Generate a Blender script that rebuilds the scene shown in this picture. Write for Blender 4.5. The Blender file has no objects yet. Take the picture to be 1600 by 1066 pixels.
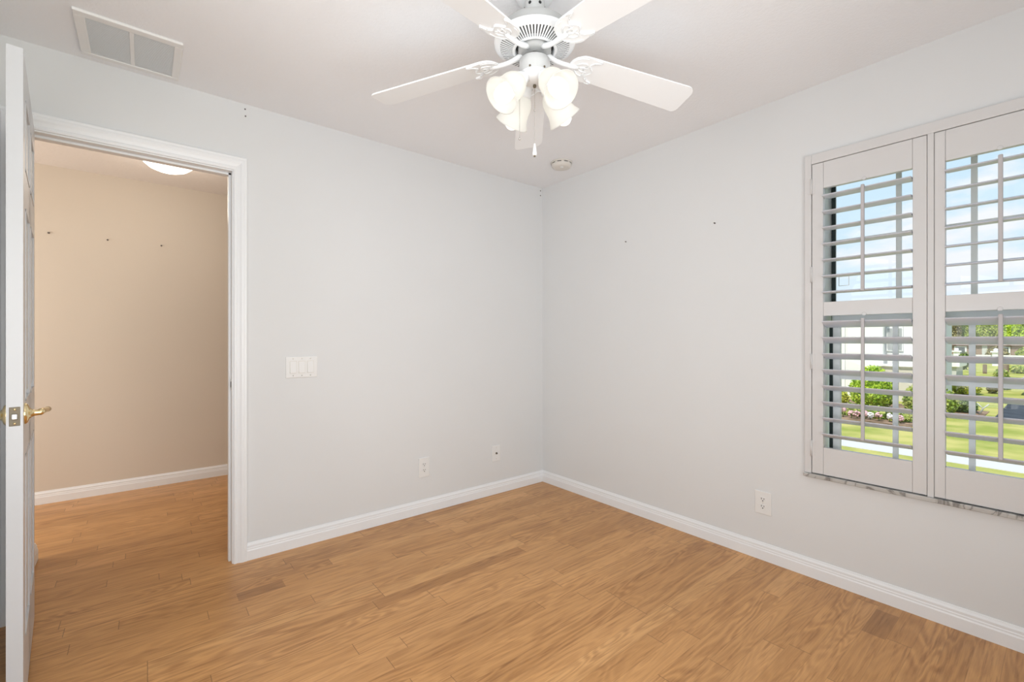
import bpy, math, random
from mathutils import Vector, Matrix
random.seed(7)
PI = math.pi
scene = bpy.context.scene
COL = scene.collection

# ------------------------------------------------------------------ camera, sky, sun, fill lights, exposure
CAMH, YAW = 1.183, 0.681029
cam_d = bpy.data.cameras.new('camera')
cam = bpy.data.objects.new('camera', cam_d); COL.objects.link(cam)
cam.location = (0, 0, CAMH); cam.rotation_euler = (PI/2, 0, -YAW)
cam_d.sensor_width = 36; cam_d.lens = 708.27/1600*36
cam_d.shift_y = -0.00179; cam_d.clip_start = 0.02; cam_d.clip_end = 800
scene.camera = cam
scene.view_settings.view_transform = 'Standard'
scene.view_settings.look = 'None'
scene.view_settings.gamma = 1
scene.view_settings.use_curve_mapping = False
scene.view_settings.exposure = 0.0
SUN = 4.6
REAR_FILL = 35.0        # added fill light in an unseen, added window behind the camera
FAN = 0.02         # each of the four fan bulbs
HALL = 3.5
SIDE_FILL = 19.0    # added fill light at an unseen, added window in the left wall
HALL_FILL = 41.0    # added fill light at the unseen left end of the hall
def make_world():
    w = bpy.data.worlds.new('sky'); scene.world = w; w.use_nodes = True
    nt = w.node_tree; nt.nodes.clear()
    n = nt.nodes.new; L = nt.links.new
    tc = n('ShaderNodeTexCoord'); sep = n('ShaderNodeSeparateXYZ'); L(tc.outputs['Generated'], sep.inputs[0])
    ramp = n('ShaderNodeValToRGB'); L(sep.outputs['Z'], ramp.inputs[0])
    e = ramp.color_ramp.elements
    e[0].position = 0.0; e[0].color = (.86, .93, 1.0, 1)
    e[1].position = 0.62; e[1].color = (.32, .56, .95, 1)
    m = ramp.color_ramp.elements.new(0.12); m.color = (.72, .89, 1.0, 1)
    m = ramp.color_ramp.elements.new(0.34); m.color = (.60, .83, 1.0, 1)
    mp = n('ShaderNodeMapping'); mp.inputs['Scale'].default_value = (1, 1, 2.6); L(tc.outputs['Generated'], mp.inputs[0])
    nz = n('ShaderNodeTexNoise'); nz.inputs['Scale'].default_value = 4.6; nz.inputs['Detail'].default_value = 7
    nz.inputs['Roughness'].default_value = .55; L(mp.outputs[0], nz.inputs['Vector'])
    # more cloud towards the horizon
    ma = n('ShaderNodeMath'); ma.operation = 'MULTIPLY_ADD'; L(sep.outputs['Z'], ma.inputs[0])
    ma.inputs[1].default_value = -0.42; L(nz.outputs['Fac'], ma.inputs[2])
    cr = n('ShaderNodeValToRGB'); L(ma.outputs[0], cr.inputs[0])
    cr.color_ramp.elements[0].position = .455; cr.color_ramp.elements[1].position = .57
    mix = n('ShaderNodeMixRGB'); L(cr.outputs[0], mix.inputs[0]); L(ramp.outputs[0], mix.inputs[1])
    mix.inputs[2].default_value = (.93, .96, 1.0, 1)
    bg = n('ShaderNodeBackground'); bg.inputs['Strength'].default_value = 1.08; L(mix.outputs[0], bg.inputs[0])
    out = n('ShaderNodeOutputWorld'); L(bg.outputs[0], out.inputs[0])
make_world()
sd = bpy.data.lights.new('sun', 'SUN'); sd.energy = SUN; sd.angle = .012; sd.color = (1, .95, .86)
so = bpy.data.objects.new('sun', sd); COL.objects.link(so)
so.rotation_euler = Vector((0.64, -0.06, -0.95)).to_track_quat('-Z', 'Y').to_euler()
ad = bpy.data.lights.new('rear_fill_light', 'AREA'); ad.shape = 'RECTANGLE'; ad.size = 1.75; ad.size_y = 1.85  # area lamp added behind the camera to brighten the room
ad.energy = REAR_FILL; ad.color = (1.0, .995, .985)
ao = bpy.data.objects.new('rear_fill_light', ad); COL.objects.link(ao)
ao.location = (0.56, -0.47, 1.30); ao.rotation_euler = (PI/2, 0, 0)
ao.rotation_euler = Vector((0.08, 1, 0.36)).to_track_quat('-Z', 'Z').to_euler()

wd = bpy.data.lights.new('side_fill_light', 'AREA'); wd.shape = 'RECTANGLE'; wd.size = 1.15; wd.size_y = 1.75  # area lamp added out of view to brighten the window wall
wd.energy = SIDE_FILL; wd.color = (1.0, .995, .985)
wo = bpy.data.objects.new('side_fill_light', wd); COL.objects.link(wo); wo.location = (-.55, .90, 1.30)
wo.rotation_euler = Vector((1, 0.35, .12)).to_track_quat('-Z', 'Z').to_euler()
hd = bpy.data.lights.new('hall_fill_light', 'AREA'); hd.shape = 'RECTANGLE'; hd.size = 1.3; hd.size_y = 1.7  # area lamp added out of view to brighten the hall
hd.energy = HALL_FILL; hd.color = (1.0, .97, .92)
ho = bpy.data.objects.new('hall_fill_light', hd); COL.objects.link(ho); ho.location = (-2.22, 3.95, 1.25)
ho.rotation_euler = Vector((1, 0, 0)).to_track_quat('-Z', 'Z').to_euler()

# ------------------------------------------------------------------ helpers
class MB:
    def __init__(s): s.v = []; s.f = []; s.sm = []
    def add(s, vs, fs, smooth=False, M=None):
        b = len(s.v)
        for p in vs:
            p = Vector(p)
            s.v.append(tuple(M @ p) if M is not None else tuple(p))
        for f in fs: s.f.append(tuple(i+b for i in f)); s.sm.append(smooth)
        return s
    def box(s, a, b, M=None):
        x0, y0, z0 = (min(a[i], b[i]) for i in range(3)); x1, y1, z1 = (max(a[i], b[i]) for i in range(3))
        return s.add([(x0,y0,z0),(x1,y0,z0),(x1,y1,z0),(x0,y1,z0),(x0,y0,z1),(x1,y0,z1),(x1,y1,z1),(x0,y1,z1)],
                     [(0,3,2,1),(4,5,6,7),(0,1,5,4),(1,2,6,5),(2,3,7,6),(3,0,4,7)], M=M)
    def lathe(s, prof, seg=32, M=None, smooth=True, caps=True):
        vs = []; fs = []; n = len(prof)
        for r, z in prof:
            for k in range(seg):
                a = 2*PI*k/seg; vs.append((r*math.cos(a), r*math.sin(a), z))
        for i in range(n-1):
            for k in range(seg):
                k2 = (k+1) % seg
                fs.append((i*seg+k, i*seg+k2, (i+1)*seg+k2, (i+1)*seg+k))
        s.add(vs, fs, smooth, M)
        if caps:
            if prof[0][0] > 1e-5: s.add([(prof[0][0]*math.cos(2*PI*k/seg), prof[0][0]*math.sin(2*PI*k/seg), prof[0][1]) for k in range(seg)], [tuple(range(seg))[::-1]], False, M)
            if prof[-1][0] > 1e-5: s.add([(prof[-1][0]*math.cos(2*PI*k/seg), prof[-1][0]*math.sin(2*PI*k/seg), prof[-1][1]) for k in range(seg)], [tuple(range(seg))], False, M)
        return s
    def tube(s, pts, rad, seg=8, M=None):
        pts = [Vector(p) for p in pts]; n = len(pts); vs = []; fs = []
        rads = rad if isinstance(rad, (list, tuple)) else [rad]*n
        up = None
        for i, p in enumerate(pts):
            d = (pts[min(i+1, n-1)] - pts[max(i-1, 0)]).normalized()
            if up is None:
                up = Vector((0,0,1)) if abs(d.z) < .9 else Vector((1,0,0))
            u = d.cross(up).normalized(); w = u.cross(d).normalized(); up = w
            for k in range(seg):
                a = 2*PI*k/seg; vs.append(p + (u*math.cos(a) + w*math.sin(a))*rads[i])
        for i in range(n-1):
            for k in range(seg):
                k2 = (k+1) % seg
                fs.append((i*seg+k, i*seg+k2, (i+1)*seg+k2, (i+1)*seg+k))
        fs.append(tuple(range(seg))[::-1]); fs.append(tuple((n-1)*seg+k for k in range(seg)))
        return s.add(vs, fs, True, M)
    def prism(s, poly, z0, z1, M=None, smooth=False):
        n = len(poly)
        vs = [(x, y, z0) for x, y in poly] + [(x, y, z1) for x, y in poly]
        fs = [tuple(range(n))[::-1], tuple(range(n, 2*n))] + [(i, (i+1) % n, n+(i+1) % n, n+i) for i in range(n)]
        return s.add(vs, fs, smooth, M)
    def ball(s, c, r, M=None, seg=12, sz=1.0):
        prof = [(r*math.sin(PI*i/seg)+1e-6, -r*sz*math.cos(PI*i/seg)) for i in range(seg+1)]
        T = Matrix.Translation(c)
        return s.lathe(prof, seg*2, (M @ T) if M is not None else T, True, False)
    def build(s, name, mat, parent=None, bevel=0, seg=2, weld=False):
        me = bpy.data.meshes.new(name); me.from_pydata(s.v, [], s.f); me.update()
        me.polygons.foreach_set('use_smooth', s.sm)
        me.materials.append(mat)
        o = bpy.data.objects.new(name, me); COL.objects.link(o)
        if parent is not None: o.parent = parent
        if bevel:
            b = o.modifiers.new('bevel', 'BEVEL'); b.width = bevel; b.segments = seg; b.limit_method = 'ANGLE'
        return o
def empty(name, loc=(0,0,0), rot=(0,0,0), parent=None):
    o = bpy.data.objects.new(name, None); COL.objects.link(o); o.location = loc; o.rotation_euler = rot
    o.empty_display_size = .1
    if parent: o.parent = parent
    return o
def tag(o, label, cat, group=None, kind=None):
    o['label'] = label; o['category'] = cat
    if group: o['group'] = group
    if kind: o['kind'] = kind
    return o
def struct(o, label=None):
    o['kind'] = 'structure'
    if label: o['label'] = label
    return o
def copy_tree(o, parent=None):
    c = o.copy(); COL.objects.link(c)
    if parent is not None: c.parent = parent
    for ch in list(o.children): copy_tree(ch, c)
    return c
# local frame: profile swept along a segment
def sweep(mb, prof, p0, p1, out, up=(0,0,1)):
    """prof: list of (out, up) pairs; swept from p0 to p1"""
    p0, p1, out, up = Vector(p0), Vector(p1), Vector(out), Vector(up)
    n = len(prof); vs = [p0+out*a+up*b for a, b in prof] + [p1+out*a+up*b for a, b in prof]
    fs = [tuple(range(n)), tuple(range(n, 2*n))[::-1]] + [(i, n+i, n+(i+1) % n, (i+1) % n) for i in range(n)]
    mb.add(vs, fs)

# ------------------------------------------------------------------ materials
def mat(name, col, rough=.5, spec=.5, metal=0, emit=None, es=0):
    m = bpy.data.materials.new(name); m.use_nodes = True
    b = m.node_tree.nodes['Principled BSDF']
    b.inputs['Base Color'].default_value = (*col, 1); b.inputs['Roughness'].default_value = rough
    b.inputs['Specular IOR Level'].default_value = spec; b.inputs['Metallic'].default_value = metal
    if emit: b.inputs['Emission Color'].default_value = (*emit, 1); b.inputs['Emission Strength'].default_value = es
    return m
def bump(m, scale, strength, dist=.002, detail=4, knock=False):
    nt = m.node_tree; b = nt.nodes['Principled BSDF']
    tc = nt.nodes.new('ShaderNodeTexCoord'); nz = nt.nodes.new('ShaderNodeTexNoise')
    nz.inputs['Scale'].default_value = scale; nz.inputs['Detail'].default_value = detail
    nt.links.new(tc.outputs['Object'], nz.inputs['Vector'])
    src = nz.outputs['Fac']
    if knock:
        r = nt.nodes.new('ShaderNodeValToRGB'); r.color_ramp.elements[0].position = .42; r.color_ramp.elements[1].position = .58
        nt.links.new(src, r.inputs[0]); src = r.outputs[0]
    bp = nt.nodes.new('ShaderNodeBump'); bp.inputs['Strength'].default_value = strength; bp.inputs['Distance'].default_value = dist
    nt.links.new(src, bp.inputs['Height']); nt.links.new(bp.outputs[0], b.inputs['Normal'])
    return m
def vary(m, c1, c2, scale, detail=4, lo=.35, hi=.65, stretch=None):
    nt = m.node_tree; b = nt.nodes['Principled BSDF']
    tc = nt.nodes.new('ShaderNodeTexCoord'); nz = nt.nodes.new('ShaderNodeTexNoise')
    nz.inputs['Scale'].default_value = scale; nz.inputs['Detail'].default_value = detail
    if stretch:
        mp = nt.nodes.new('ShaderNodeMapping'); mp.inputs['Scale'].default_value = stretch
        nt.links.new(tc.outputs['Object'], mp.inputs[0]); nt.links.new(mp.outputs[0], nz.inputs['Vector'])
    else: nt.links.new(tc.outputs['Object'], nz.inputs['Vector'])
    r = nt.nodes.new('ShaderNodeValToRGB')
    r.color_ramp.elements[0].position = lo; r.color_ramp.elements[0].color = (*c1, 1)
    r.color_ramp.elements[1].position = hi; r.color_ramp.elements[1].color = (*c2, 1)
    nt.links.new(nz.outputs['Fac'], r.inputs[0]); nt.links.new(r.outputs[0], b.inputs['Base Color'])
    return m
M = {}
M['wall'] = bump(vary(mat('wall_paint', (.78,.76,.745), .6, .25), (.758,.769,.774), (.774,.785,.790), 1.3), 60, .12, .0008)
M['ceil'] = bump(mat('ceiling_texture', (.905,.915,.935), .8, .15), 85, .30, .0012, 5, True)
M['hallwall'] = bump(vary(mat('hall_paint', (.70,.55,.39), .6, .25), (.705,.63,.54), (.72,.645,.555), 1.1), 60, .12, .0008)
M['hallceil'] = bump(mat('hall_ceiling', (.74,.68,.63), .8, .15), 42, .3, .002, 5, True)
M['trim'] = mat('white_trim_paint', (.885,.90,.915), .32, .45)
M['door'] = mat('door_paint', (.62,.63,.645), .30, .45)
M['shutter'] = mat('shutter_paint', (.70,.69,.685), .33, .45)
M['louver'] = mat('louver_sky_tint', (.72,.745,.82), .38, .4); M['rod'] = mat('tilt_rod_shaded_white', (.55,.53,.54), .4, .4)  # louver colour carries a sky tint; rod colour is white darkened as shade
M['plate'] = mat('white_plastic', (.84,.84,.83), .35, .5)
M['fan'] = mat('fan_white', (.90,.92,.935), .35, .45)
M['fangrey'] = mat('fan_enamel_pale_grey', (.62,.63,.625), .35, .45)
M['fanhouse'] = mat('fan_housing_shade_grey', (.50,.51,.505), .4, .4)  # motor housing's shade put into this grey; the flywheel shares it
M['fandark'] = mat('fan_cavity', (.10,.10,.10), .7, .2)
M['brass'] = mat('polished_brass', (.86,.72,.42), .16, .5, 1.0)
M['dkbrass'] = mat('antique_brass', (.16,.13,.085), .4, .5, .3)
M['steel'] = mat('satin_steel', (.55,.54,.52), .3, .5, 1.0)
M['dark'] = mat('dark_slot', (.03,.03,.03), .6, .3)
M['hole'] = mat('hole_grey', (.16,.14,.13), .8, .2)
M['ivory'] = mat('aged_plastic', (.74,.71,.66), .45, .4)
M['alum'] = mat('window_aluminium', (.84,.86,.86), .4, .4)
M['gasket'] = mat('window_gasket', (.03,.045,.045), .6, .3)
M['grille'] = mat('grille_fins', (.74,.76,.765), .5, .3)
def glass_mat():
    m = bpy.data.materials.new('window_glass'); m.use_nodes = True; nt = m.node_tree; nt.nodes.clear()
    o = nt.nodes.new('ShaderNodeOutputMaterial'); mx = nt.nodes.new('ShaderNodeMixShader')
    t = nt.nodes.new('ShaderNodeBsdfTransparent'); t.inputs[0].default_value = (.972,.975,.975,1)
    g = nt.nodes.new('ShaderNodeBsdfGlossy'); g.inputs['Roughness'].default_value = .02
    fr = nt.nodes.new('ShaderNodeFresnel'); fr.inputs[0].default_value = 1.3
    nt.links.new(fr.outputs[0], mx.inputs[0]); nt.links.new(t.outputs[0], mx.inputs[1]); nt.links.new(g.outputs[0], mx.inputs[2])
    nt.links.new(mx.outputs[0], o.inputs[0]); return m
M['glass'] = glass_mat()
def shade_mat():
    m = bpy.data.materials.new('frosted_lamp_glass'); m.use_nodes = True; nt = m.node_tree; nt.nodes.clear()
    o = nt.nodes.new('ShaderNodeOutputMaterial'); mx = nt.nodes.new('ShaderNodeMixShader'); mx.inputs[0].default_value = .5
    d = nt.nodes.new('ShaderNodeBsdfDiffuse'); d.inputs[0].default_value = (.74,.735,.71,1)
    t = nt.nodes.new('ShaderNodeBsdfTranslucent'); t.inputs[0].default_value = (.83,.82,.79,1)
    e = nt.nodes.new('ShaderNodeEmission'); e.inputs[0].default_value = (1,.99,.95,1); e.inputs[1].default_value = .12
    a = nt.nodes.new('ShaderNodeAddShader')
    nt.links.new(d.outputs[0], mx.inputs[1]); nt.links.new(t.outputs[0], mx.inputs[2])
    nt.links.new(mx.outputs[0], a.inputs[0]); nt.links.new(e.outputs[0], a.inputs[1]); nt.links.new(a.outputs[0], o.inputs[0]); return m
M['shade'] = shade_mat()
M['bulb'] = mat('lit_bulb', (.9,.9,.88), .5, .3, 0, (1,.97,.90), 1.35)
M['dome'] = mat('lit_hall_dome', (.9,.88,.84), .4, .3, 0, (1,.95,.84), 2.2)
def marble():
    m = mat('grey_marble', (.6,.6,.58), .22, .5); nt = m.node_tree; b = nt.nodes['Principled BSDF']
    tc = nt.nodes.new('ShaderNodeTexCoord'); nz = nt.nodes.new('ShaderNodeTexNoise'); nz.inputs['Scale'].default_value = 5
    nz.inputs['Detail'].default_value = 8; nz.inputs['Distortion'].default_value = 1.6
    nt.links.new(tc.outputs['Object'], nz.inputs['Vector'])
    r = nt.nodes.new('ShaderNodeValToRGB'); els = r.color_ramp.elements
    els[0].position = .36; els[0].color = (.50,.49,.47,1); els[1].position = .64; els[1].color = (.56,.55,.53,1)
    e = els.new(.47); e.color = (.49,.48,.46,1); e = els.new(.50); e.color = (.22,.21,.20,1); e = els.new(.525); e.color = (.52,.51,.49,1)
    nt.links.new(nz.outputs['Fac'], r.inputs[0]); nt.links.new(r.outputs[0], b.inputs['Base Color']); return m
M['marble'] = marble()
def oak():
    m = mat('oak_strip_floor', (.5,.27,.11), .3, .4); nt = m.node_tree; b = nt.nodes['Principled BSDF']
    N = nt.nodes.new; L = nt.links.new
    def math_(op, a, c=None, d=None):
        x = N('ShaderNodeMath'); x.operation = op
        for i, v in enumerate((a, c, d)):
            if v is None: continue
            if isinstance(v, (int, float)): x.inputs[i].default_value = v
            else: L(v, x.inputs[i])
        return x.outputs[0]
    def comb(a, c, d):
        x = N('ShaderNodeCombineXYZ')
        for i, v in enumerate((a, c, d)):
            if isinstance(v, (int, float)): x.inputs[i].default_value = v
            else: L(v, x.inputs[i])
        return x.outputs[0]
    def white(v, dim='2D'):
        x = N('ShaderNodeTexWhiteNoise'); x.noise_dimensions = dim
        L(v, x.inputs['W' if dim == '1D' else 'Vector']); return x
    def noise(v, scale, detail, dist=0, rough=.5):
        x = N('ShaderNodeTexNoise'); x.inputs['Scale'].default_value = scale; x.inputs['Detail'].default_value = detail
        x.inputs['Distortion'].default_value = dist; x.inputs['Roughness'].default_value = rough; L(v, x.inputs['Vector']); return x.outputs['Fac']
    def ramp(f, stops):
        r = N('ShaderNodeValToRGB'); L(f, r.inputs[0]); els = r.color_ramp.elements
        els[0].position, els[0].color = stops[0][0], (*stops[0][1], 1); els[1].position, els[1].color = stops[-1][0], (*stops[-1][1], 1)
        for p, c in stops[1:-1]:
            e = els.new(p); e.color = (*c, 1)
        return r.outputs[0]
    def mix(f, a, c, mode='MIX'):
        x = N('ShaderNodeMixRGB'); x.blend_type = mode
        if isinstance(f, (int, float)): x.inputs[0].default_value = f
        else: L(f, x.inputs[0])
        for i, v in ((1, a), (2, c)):
            if isinstance(v, tuple): x.inputs[i].default_value = (*v, 1)
            else: L(v, x.inputs[i])
        return x.outputs[0]
    tc = N('ShaderNodeTexCoord'); sp = N('ShaderNodeSeparateXYZ'); L(tc.outputs['Object'], sp.inputs[0])
    x, y = sp.outputs['X'], sp.outputs['Y']
    W = .0762; LEN = .85
    v = math_('MULTIPLY_ADD', y, 1/W, 40.0 - .05); row = math_('FLOOR', v); fv = math_('FRACT', v)
    rr = white(row, '1D').outputs['Value']
    u = math_('ADD', math_('MULTIPLY', x, 1/LEN), math_('MULTIPLY', rr, 17.3)); u = math_('ADD', u, 60)
    pl = math_('FLOOR', u); fu = math_('FRACT', u)
    idv = white(comb(row, pl, 0)); rv = idv.outputs['Value']
    sc = N('ShaderNodeSeparateColor'); L(idv.outputs['Color'], sc.inputs[0]); r1, r2, r3 = sc.outputs[0], sc.outputs[1], sc.outputs[2]
    # grain: contour lines of a stretched noise
    gx = math_('MULTIPLY_ADD', x, 1.0, math_('MULTIPLY', r1, 40)); gy = math_('MULTIPLY', y, 7.0)
    big = noise(comb(gx, gy, math_('MULTIPLY', r2, 30)), 1.15, 2.0, .35, .45)
    rings = math_('SINE', math_('MULTIPLY', big, math_('MULTIPLY_ADD', r3, 60, 70)))
    rings = math_('MULTIPLY_ADD', rings, .5, .5)
    rings = math_('POWER', rings, 1.3)
    wob = noise(comb(math_('MULTIPLY', x, 3), math_('MULTIPLY', y, 22), 0), 3.0, 3)
    fib = noise(comb(math_('MULTIPLY', x, 7), math_('MULTIPLY', y, 240), r1), 1.0, 3, 0, .6)
    base = ramp(rv, [(0, (.46,.225,.080)), (.05, (.575,.295,.108)), (.5, (.635,.335,.128)), (.92, (.68,.365,.145)), (1, (.71,.395,.162))])
    dark = mix(1.0, base, (.56,.47,.38), 'MULTIPLY')
    gfac = math_('MULTIPLY', math_('SUBTRACT', 1.0, rings), math_('MULTIPLY_ADD', wob, 1.15, -.18))
    gfac = math_('MULTIPLY', gfac, math_('MULTIPLY_ADD', r2, .95, .40))
    c = mix(gfac, base, dark)
    fibr = ramp(fib, [(.3, (.88,.86,.83)), (.6, (1.04,1.04,1.04))])
    c = mix(.8, c, fibr, 'MULTIPLY')
    fleck = ramp(noise(comb(math_('MULTIPLY_ADD', x, 4.5, math_('MULTIPLY', r2, 9)), math_('MULTIPLY', y, 75), r1), 1.0, 4, .3, .6), [(.54, (1,1,1)), (.70, (.60,.52,.44))])
    c = mix(.75, c, fleck, 'MULTIPLY')
    patch = ramp(noise(comb(x, math_('MULTIPLY', y, 3), 0), 1.6, 3), [(.3, (.89,.875,.85)), (.7, (1.06,1.06,1.06))])
    c = mix(1.0, c, patch, 'MULTIPLY')
    # two short odd-coloured pieces of board
    for row_n, xa, xb in ((46, 2.262, 2.492), (71, .33, .525)):
        mk = math_('MULTIPLY', math_('COMPARE', row, row_n, .1), math_('MULTIPLY', math_('GREATER_THAN', x, xa), math_('LESS_THAN', x, xb)))
        c = mix(math_('MULTIPLY', mk, .85), c, mix(1.0, c, (.66,.62,.60), 'MULTIPLY'))
    # seams
    ev = math_('MINIMUM', fv, math_('SUBTRACT', 1, fv)); ev = math_('MULTIPLY', ev, W)
    eu = math_('MINIMUM', fu, math_('SUBTRACT', 1, fu)); eu = math_('MULTIPLY', eu, LEN)
    sv = N('ShaderNodeMapRange'); L(ev, sv.inputs[0]); sv.inputs[1].default_value = .0003; sv.inputs[2].default_value = .0014; sv.inputs[3].default_value = .22; sv.inputs[4].default_value = 0
    su = N('ShaderNodeMapRange'); L(eu, su.inputs[0]); su.inputs[1].default_value = .0004; su.inputs[2].default_value = .0020; su.inputs[3].default_value = .62; su.inputs[4].default_value = 0
    seam = math_('MAXIMUM', sv.outputs[0], su.outputs[0])
    c = mix(seam, c, (.09,.04,.015))
    L(c, b.inputs['Base Color'])
    rg = math_('MULTIPLY_ADD', fib, .12, .27); L(rg, b.inputs['Roughness'])
    bp = N('ShaderNodeBump'); bp.inputs['Strength'].default_value = .25; bp.inputs['Distance'].default_value = .0006
    h = math_('SUBTRACT', math_('MULTIPLY', fib, .25), seam); L(h, bp.inputs['Height']); L(bp.outputs[0], b.inputs['Normal'])
    return m
M['oak'] = oak()
# outdoors
M['lawn'] = vary(mat('lawn_grass', (.3,.4,.1), .9, .1), (.30,.335,.065), (.53,.47,.15), 1.1, 10, .36, .66)
M['path'] = mat('pale_concrete', (.62,.60,.56), .9, .1)
M['asphalt'] = vary(mat('shadowed_asphalt', (.05,.055,.065), .8, .2), (.035,.04,.045), (.07,.075,.085), 2)  # drive surface with the shadow on it put into the dark colour
M['mulch'] = vary(mat('mulch', (.25,.16,.1), .9, .1), (.15,.10,.06), (.40,.27,.18), 3)
M['stucco'] = mat('white_stucco', (.76,.75,.72), .8, .2)
M['stucco2'] = mat('cream_stucco', (.62,.57,.47), .8, .2)
M['roof'] = mat('grey_shingles', (.25,.24,.23), .9, .1)
M['pane'] = mat('dark_pane', (.10,.115,.12), .15, .5)
M['bark'] = mat('bark', (.20,.15,.11), .9, .1)
M['fence'] = mat('white_vinyl', (.78,.78,.76), .5, .3)
M['brown'] = mat('brown_siding', (.30,.22,.17), .8, .2)
M['grey'] = mat('pale_grey_siding', (.52,.52,.50), .7, .2)
M['grey2'] = mat('reflecting_pane', (.34,.35,.34), .15, .5)
M['car'] = mat('silver_car_paint', (.60,.61,.63), .2, .5, .3)
M['tyre'] = mat('black_rubber', (.02,.02,.02), .7, .3)
def leafmat(name, c1, c2):
    m = vary(mat(name, c1, .6, .2), c1, c2, 5, 3, .4, .6); b = m.node_tree.nodes['Principled BSDF']
    return m
M['leafb'] = leafmat('bright_leaves', (.30,.47,.03), (.50,.61,.06))
M['leafy'] = leafmat('yellow_green_leaves', (.42,.47,.05), (.58,.57,.10))
M['leafd'] = leafmat('dark_leaves', (.08,.14,.03), (.20,.26,.06))
M['leafm'] = leafmat('mixed_leaves', (.22,.32,.05), (.48,.50,.14))
M['leafo'] = leafmat('olive_leaves', (.26,.22,.10), (.40,.36,.18))
M['petw'] = mat('white_petals', (.82,.78,.76), .7, .2)
M['petp'] = mat('pink_petals', (.72,.45,.46), .7, .2)

# ------------------------------------------------------------------ room shell
A, B, H = 2.781, 2.583, 2.44        # back wall plane (Y), window wall plane (X), ceiling
HY = 4.65                            # hall back wall
DL, DR, DT = -.405, .357, 2.068      # clear door opening
WL, WT0, RY = -.50, .115, -.42       # left wall plane, partition thickness, rear wall plane
WO = (-.035, .805, .512, 2.055)      # window hole y0,y1,z0,z1
def box(name, a, b, m, parent=None, bevel=0): return MB().box(a, b).build(name, m, parent, bevel)
struct(box('floor', (-2.3, RY-.12, -.12), (B+.2, HY+.1, 0), M['oak']))
mb = MB().box((WL-.1, RY-.12, H), (B+.22, A+WT0/2, H+.12)); struct(mb.build('ceiling', M['ceil']))
struct(MB().box((-4.0, -2.2, H), (WL-.1, HY+.1, H+.12)).box((WL-.1, -2.2, H), (B+.22, RY-.12, H+.12)).build('added_sun_shade', M['ceil']))  # unseen slab added to keep the sun out of the added windows
struct(box('ceiling_hall', (-2.3, A+WT0/2, H-.001), (B+.22, HY+.1, H+.119), M['hallceil']))
JW = .018
mb = MB(); mb.box((WL, A, 0), (DL-JW, A+WT0/2, H)); mb.box((DR+JW, A, 0), (B, A+WT0/2, H)); mb.box((DL-JW, A, DT+JW), (DR+JW, A+WT0/2, H))
struct(mb.build('wall_back', M['wall']))
mb = MB(); y0, y1 = A+WT0/2, A+WT0
mb.box((-2.3, y0, 0), (DL-JW, y1, H)); mb.box((DR+JW, y0, 0), (B+.2, y1, H)); mb.box((DL-JW, y0, DT+JW), (DR+JW, y1, H))
struct(mb.build('wall_hall_front', M['hallwall']))
mb = MB(); x0, x1 = B, B+.215; a0, a1, z0, z1 = WO
mb.box((x0, RY-.12, 0), (x1, a0, H)); mb.box((x0, a1, 0), (x1, A+WT0/2, H)); mb.box((x0, a0, 0), (x1, a1, z0)); mb.box((x0, a0, z1), (x1, a1, H))
struct(mb.build('wall_right', M['wall']))
mb = MB(); mb.box((WL-.1, RY-.12, 0), (WL, .25, H)); mb.box((WL-.1, 1.55, 0), (WL, A+WT0/2, H)); mb.box((WL-.1, .25, 0), (WL, 1.55, .40)); mb.box((WL-.1, .25, 2.20), (WL, 1.55, H))
struct(mb.build('wall_left', M['wall']))
struct(box('added_window_left', (WL-.085, .25, .40), (WL-.08, 1.55, 2.20), M['glass']))  # unseen glass added to go with the side fill lamp
# rear wall, with an unseen window added around the fill light
RW = (-.35, 1.45, .35, 2.25)
mb = MB(); a0, a1, z0, z1 = RW
mb.box((WL, RY-.12, 0), (a0, RY, H)); mb.box((a1, RY-.12, 0), (B, RY, H)); mb.box((a0, RY-.12, 0), (a1, RY, z0)); mb.box((a0, RY-.12, z1), (a1, RY, H))
struct(mb.build('wall_rear', M['wall']))
mb = MB()
for (p, q) in (((a0, z0), (a0+.04, z1)), ((a1-.04, z0), (a1, z1)), ((a0, z0), (a1, z0+.04)), ((a0, z1-.04), (a1, z1)), (((a0+a1)/2-.03, z0), ((a0+a1)/2+.03, z1))):
    mb.box((p[0], RY-.10, p[1]), (q[0], RY-.065, q[1]))
w2 = struct(mb.build('added_window_rear', M['alum']))  # window frame added out of view for the rear fill lamp
box('pane', (a0, RY-.086, z0), (a1, RY-.082, z1), M['glass'], w2)
# hall
struct(box('wall_hall_back', (-2.3, HY, 0), (B+.2, HY+.1, H), M['hallwall']))
struct(box('wall_hall_right', (1.75, A+WT0, 0), (1.85, HY, H), M['hallwall']))
mb = MB(); mb.box((-2.3, A+WT0, 0), (-2.2, 3.25, H)); mb.box((-2.3, HY, 0), (-2.2, HY+.05, H)); mb.box((-2.3, 3.25, 2.15), (-2.2, HY, H)); mb.box((-2.3, 3.25, 0), (-2.2, HY, .35))
struct(mb.build('wall_hall_left', M['hallwall']))
struct(box('added_window_hall', (-2.28, 3.25, .35), (-2.275, HY, 2.15), M['glass']))  # unseen glass added behind the hall fill lamp
struct(box('wall_hall_stub', (-1.2, A+WT0, 0), (-.459, 3.481, H), M['hallwall']))

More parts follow.
